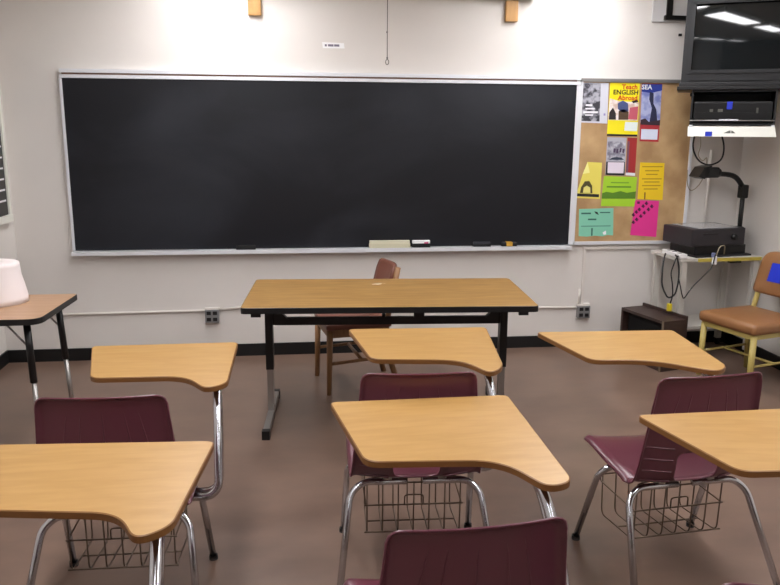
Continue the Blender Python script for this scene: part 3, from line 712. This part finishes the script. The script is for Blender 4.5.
# ------------------------------------------------------------------ projector cart
CZ = .757
ct = tag(empty('projector_cart', (3.005, -.262, 0), math.radians(4)), 'grey wheeled cart with yellow edged top in the right corner', 'cart')
box('top_shelf', (0, 0, CZ-.012), (.655, .40, .024), CARTW, ct, bev=.004)
box('yellow_edge', (.06, -.203, CZ-.014), (.50, .008, .024), CARTY, ct)
for sx in (-1, 1):
    for sy in (-1, 1):
        l = box('leg', (sx*.285, sy*.175, .40), (.040, .034, .69), CARTW, ct)
        wl = lathe('caster', [(.001, -.012), (.026, -.012), (.030, 0), (.026, .012), (.001, .012)], BLACKP, ct, 16)
        wl.data.transform(Matrix.Translation((sx*.285, sy*.175, .030)) @ Matrix.Rotation(math.pi/2, 4, 'Y'))
        box('caster_fork', (sx*.285, sy*.175, .052), (.03, .03, .03), BLACKMETAL, wl)
box('low_shelf', (0, 0, .24), (.56, .34, .022), CARTW, ct)
box('shelf_bracket', (.12, -.17, CZ-.034), (.09, .03, .02), BLACKMETAL, ct)
# overhead projector
pj = tag(empty('overhead_projector', (3.00, -.250, CZ), math.radians(10)), 'dark grey overhead projector standing on the cart', 'projector')
box('base', (.02, .0, .038), (.44, .28, .076), BLACKP, pj, bev=.006)
box('tray', (.02, -.02, .006), (.47, .33, .012), mat('dark_tray', (30, 28, 30), .6), pj)
box('body', (-.025, 0, .140), (.455, .33, .125), PROJ, pj, bev=.010)
box('platen', (-.02, 0, .204), (.34, .29, .006), GLASS, pj, bev=.001)
lathe('knob', [(.001, .022), (.020, .022), (.022, 0)], BLACKP, pj, 16).data.transform(Matrix.Translation((.10, -.165, .140)) @ Matrix.Rotation(math.pi/2, 4, 'X'))
box('vent', (-.10, -.166, .165), (.12, .004, .012), BLACKP, pj)
tube('post', [(.292, .0, .10), (.292, .0, .46)], .017, BLACKP, pj, seg=12)
box('post_clamp', (.262, .0, .13), (.08, .07, .12), BLACKP, pj, bev=.006)
bm = bmesh.new(); add_box(bm, (.290, .0, .447), (.055, .06, .10), bev=.012); finish('elbow', bm, BLACKP, pj)
tube('arm', rounded([(.290, .0, .47), (.215, .0, .560), (.10, .0, .578), (-.0, .0, .572)], .08, 8), .019, BLACKP, pj, seg=10)
hd_ = box('head', (-.045, 0, .590), (.13, .11, .075), BLACKP, pj, bev=.008)
bm = bmesh.new()
V = [(-.11, -.055, .628), (-.045, -.055, .640), (-.10, -.055, .545), (-.155, -.055, .560)]
va = [bm.verts.new(v) for v in V]; vb = [bm.verts.new((v[0], .055, v[2])) for v in V]; bm.faces.new(va); bm.faces.new(vb[::-1])
for i in range(4): bm.faces.new((va[i], va[(i+1) % 4], vb[(i+1) % 4], vb[i]))
finish('mirror_hood', bm, mat('hood_black', (10, 10, 11), .35), pj)
lathe('lens_ring', [(.001, .03), (.032, .03), (.036, 0), (.032, -.02)], BLACKP, pj, 20).data.transform(Matrix.Translation((.03, 0, .585)) @ Matrix.Rotation(math.pi/2, 4, 'Y'))
# power strip and hanging cables on the cart's left end
ps = tag(empty('power_strip', (2.710, -.355, CZ), math.radians(92)), 'white power strip lying on the left end of the cart', 'power strip')
box('case', (0, 0, .016), (.26, .055, .030), mat('strip_white', (226, 224, 224), .5), ps, bev=.005)
boxes('socket', [((-.07, 0, .0315), (.03, .026, .003)), ((.0, 0, .0315), (.03, .026, .003)), ((.07, 0, .0315), (.03, .026, .003))], BLACKP, ps)
cable('extension_cable', [(2.635, -0.370, CZ+.02), (2.605, -0.420, CZ+.015), (2.575, -0.460, CZ-.06), (2.570, -0.480, .56), (2.615, -0.500, .475), (2.665, -0.500, .50), (2.690, -0.490, .60), (2.685, -0.485, .70), (2.670, -0.475, CZ+.012), (2.675, -0.440, CZ+.02)], .006, CABLE, 'black power cord looping down from the left end of the cart')
cb = cable('extension_cable', [(2.700, -.445, CZ+.018), (2.660, -.485, CZ+.012), (2.618, -.500, .66), (2.630, -0.510, .60), (2.645, -0.510, .50), (2.625, -.51, .43)], .005, CABLE, 'black cord hanging beside the cart leg with a yellow plug at its end')
box('plug', (2.625, -.51, .415), (.030, .028, .055), PLUGY, cb, bev=.005)
cable('extension_cable', [(2.685, -0.495, .62), (2.715, -0.505, .50), (2.730, -0.505, .47), (2.780, -0.515, .56), (2.870, -0.515, .65), (2.925, -0.505, .70), (2.940, -0.500, CZ+.03)], .0045, CABLE, 'black cord rising to the right under the yellow edge of the cart')
cb = tag(empty('adapter_plug', (2.945, -.486, CZ-.005)), 'small white adapter plug hanging at the yellow front edge of the cart', 'adapter')
box('body', (0, 0, -.01), (.03, .02, .06), WHITE, cb, bev=.004); box('blue_cap', (-.012, -.002, .03), (.02, .018, .03), mat('pale_blue_plastic', (130, 140, 180), .5), cb)
tube('lead', rounded([(.01, .0, .02), (.03, .0, .09), (.07, .0, .10), (.08, .02, .03)], .03, 5), .004, CABLET, cb, seg=8)

# ------------------------------------------------------------------ brown open cabinet on the floor
cu = tag(empty('open_cabinet', (2.535, -.455, 0), math.radians(14)), 'dark brown open box cabinet on the floor beside the cart', 'cabinet')
w_, d_, h_ = .19, .46, .36          # local: opening faces -X
boxes('carcass', [((0, -d_/2+.01, h_/2), (w_, .02, h_)), ((0, d_/2-.01, h_/2), (w_, .02, h_)), ((0, 0, h_-.01), (w_, d_-.04, .02)), ((0, 0, .012), (w_, d_-.04, .02)), ((w_/2-.008, 0, h_/2), (.012, d_-.04, h_-.04))], CUBBY, cu)
box('back_lip', (w_/2+.006, 0, h_/2+.012), (.014, d_, h_+.02), CUBBY, cu)
box('black_infill', (.02, 0, h_/2), (w_-.06, d_-.05, h_-.05), CUBBYIN, cu)  # solid near-black block filling the cabinet opening
box('front_strip', (-w_/2-.003, -d_/2+.008, h_/2), (.006, .016, h_), mat('pale_edge', (110, 96, 80), .5), cu)  # paler strip down the near front edge

# ------------------------------------------------------------------ tan vinyl chair
# local +Y faces left in the room
ca = math.atan2(.96, -.27)
t = tag(empty('vinyl_chair', (3.00, -.91, 0), math.radians(106)), 'tan vinyl padded chair with cream yellow frame at the right', 'chair')
bm = bmesh.new(); add_box(bm, (0, .0, .415), (.47, .47, .075), bev=.028); finish('seat', bm, TANV, t, True)
boxes('seat_frame', [((0, .205, .365), (.42, .022, .03)), ((0, -.205, .365), (.42, .022, .03)), ((-.205, 0, .365), (.022, .42, .03)), ((.205, 0, .365), (.022, .42, .03))], YELLOWM, t)
for sx in (-1, 1):
    tube('leg', [(sx*.205, .20, .37), (sx*.208, .205, 0)], .020, YELLOWM, t, seg=12)
    tube('leg', rounded([(sx*.180, -.285, .72), (sx*.190, -.235, .48), (sx*.200, -.20, .35), (sx*.208, -.235, 0)], .08, 6), .0175, YELLOWM, t, seg=12)
    tube('stretcher', [(sx*.206, .20, .17), (sx*.206, -.215, .17)], .0085, YELLOWM, t, seg=8)
tube('stretcher', [(-.206, .0, .17), (.206, .0, .17)], .0085, YELLOWM, t, seg=8)
bm = bmesh.new(); outl = fillet_poly([(-.23, .545), (.23, .545), (.21, .835), (-.21, .835)], [.04, .04, .09, .09], 8)
def bk(x, z, off): return (x, -.225-(z-.5)*.20-.02+.0*x+.35*x*x*.3+off, z)
fr_ = [[bm.verts.new(bk(p[0]*k, .69+(p[1]-.69)*k, o_)) for p in outl] for k, o_ in ((.0001, .034), (.5, .034), (.85, .032), (.95, .025), (1, .010), (1, -.010), (.95, -.022), (.5, -.028), (.0001, -.028))]
n = len(outl)
for a, b in zip(fr_, fr_[1:]):
    for i in range(n): bm.faces.new((a[i], a[(i+1) % n], b[(i+1) % n], b[i]))
back = finish('backrest', bm, TANV, t, True)
bm = bmesh.new(); V = [(.105, .765), (-.06, .765), (-.06, .64), (.115, .64)]
va = [bm.verts.new(bk(p[0], p[1], .036)) for p in V]; vb = [bm.verts.new(bk(p[0], p[1], .0375)) for p in V]; bm.faces.new(vb); bm.faces.new(va[::-1])
for i in range(4): bm.faces.new((va[i], va[(i+1) % 4], vb[(i+1) % 4], vb[i]))
finish('blue_sticker', bm, BLUE, back)
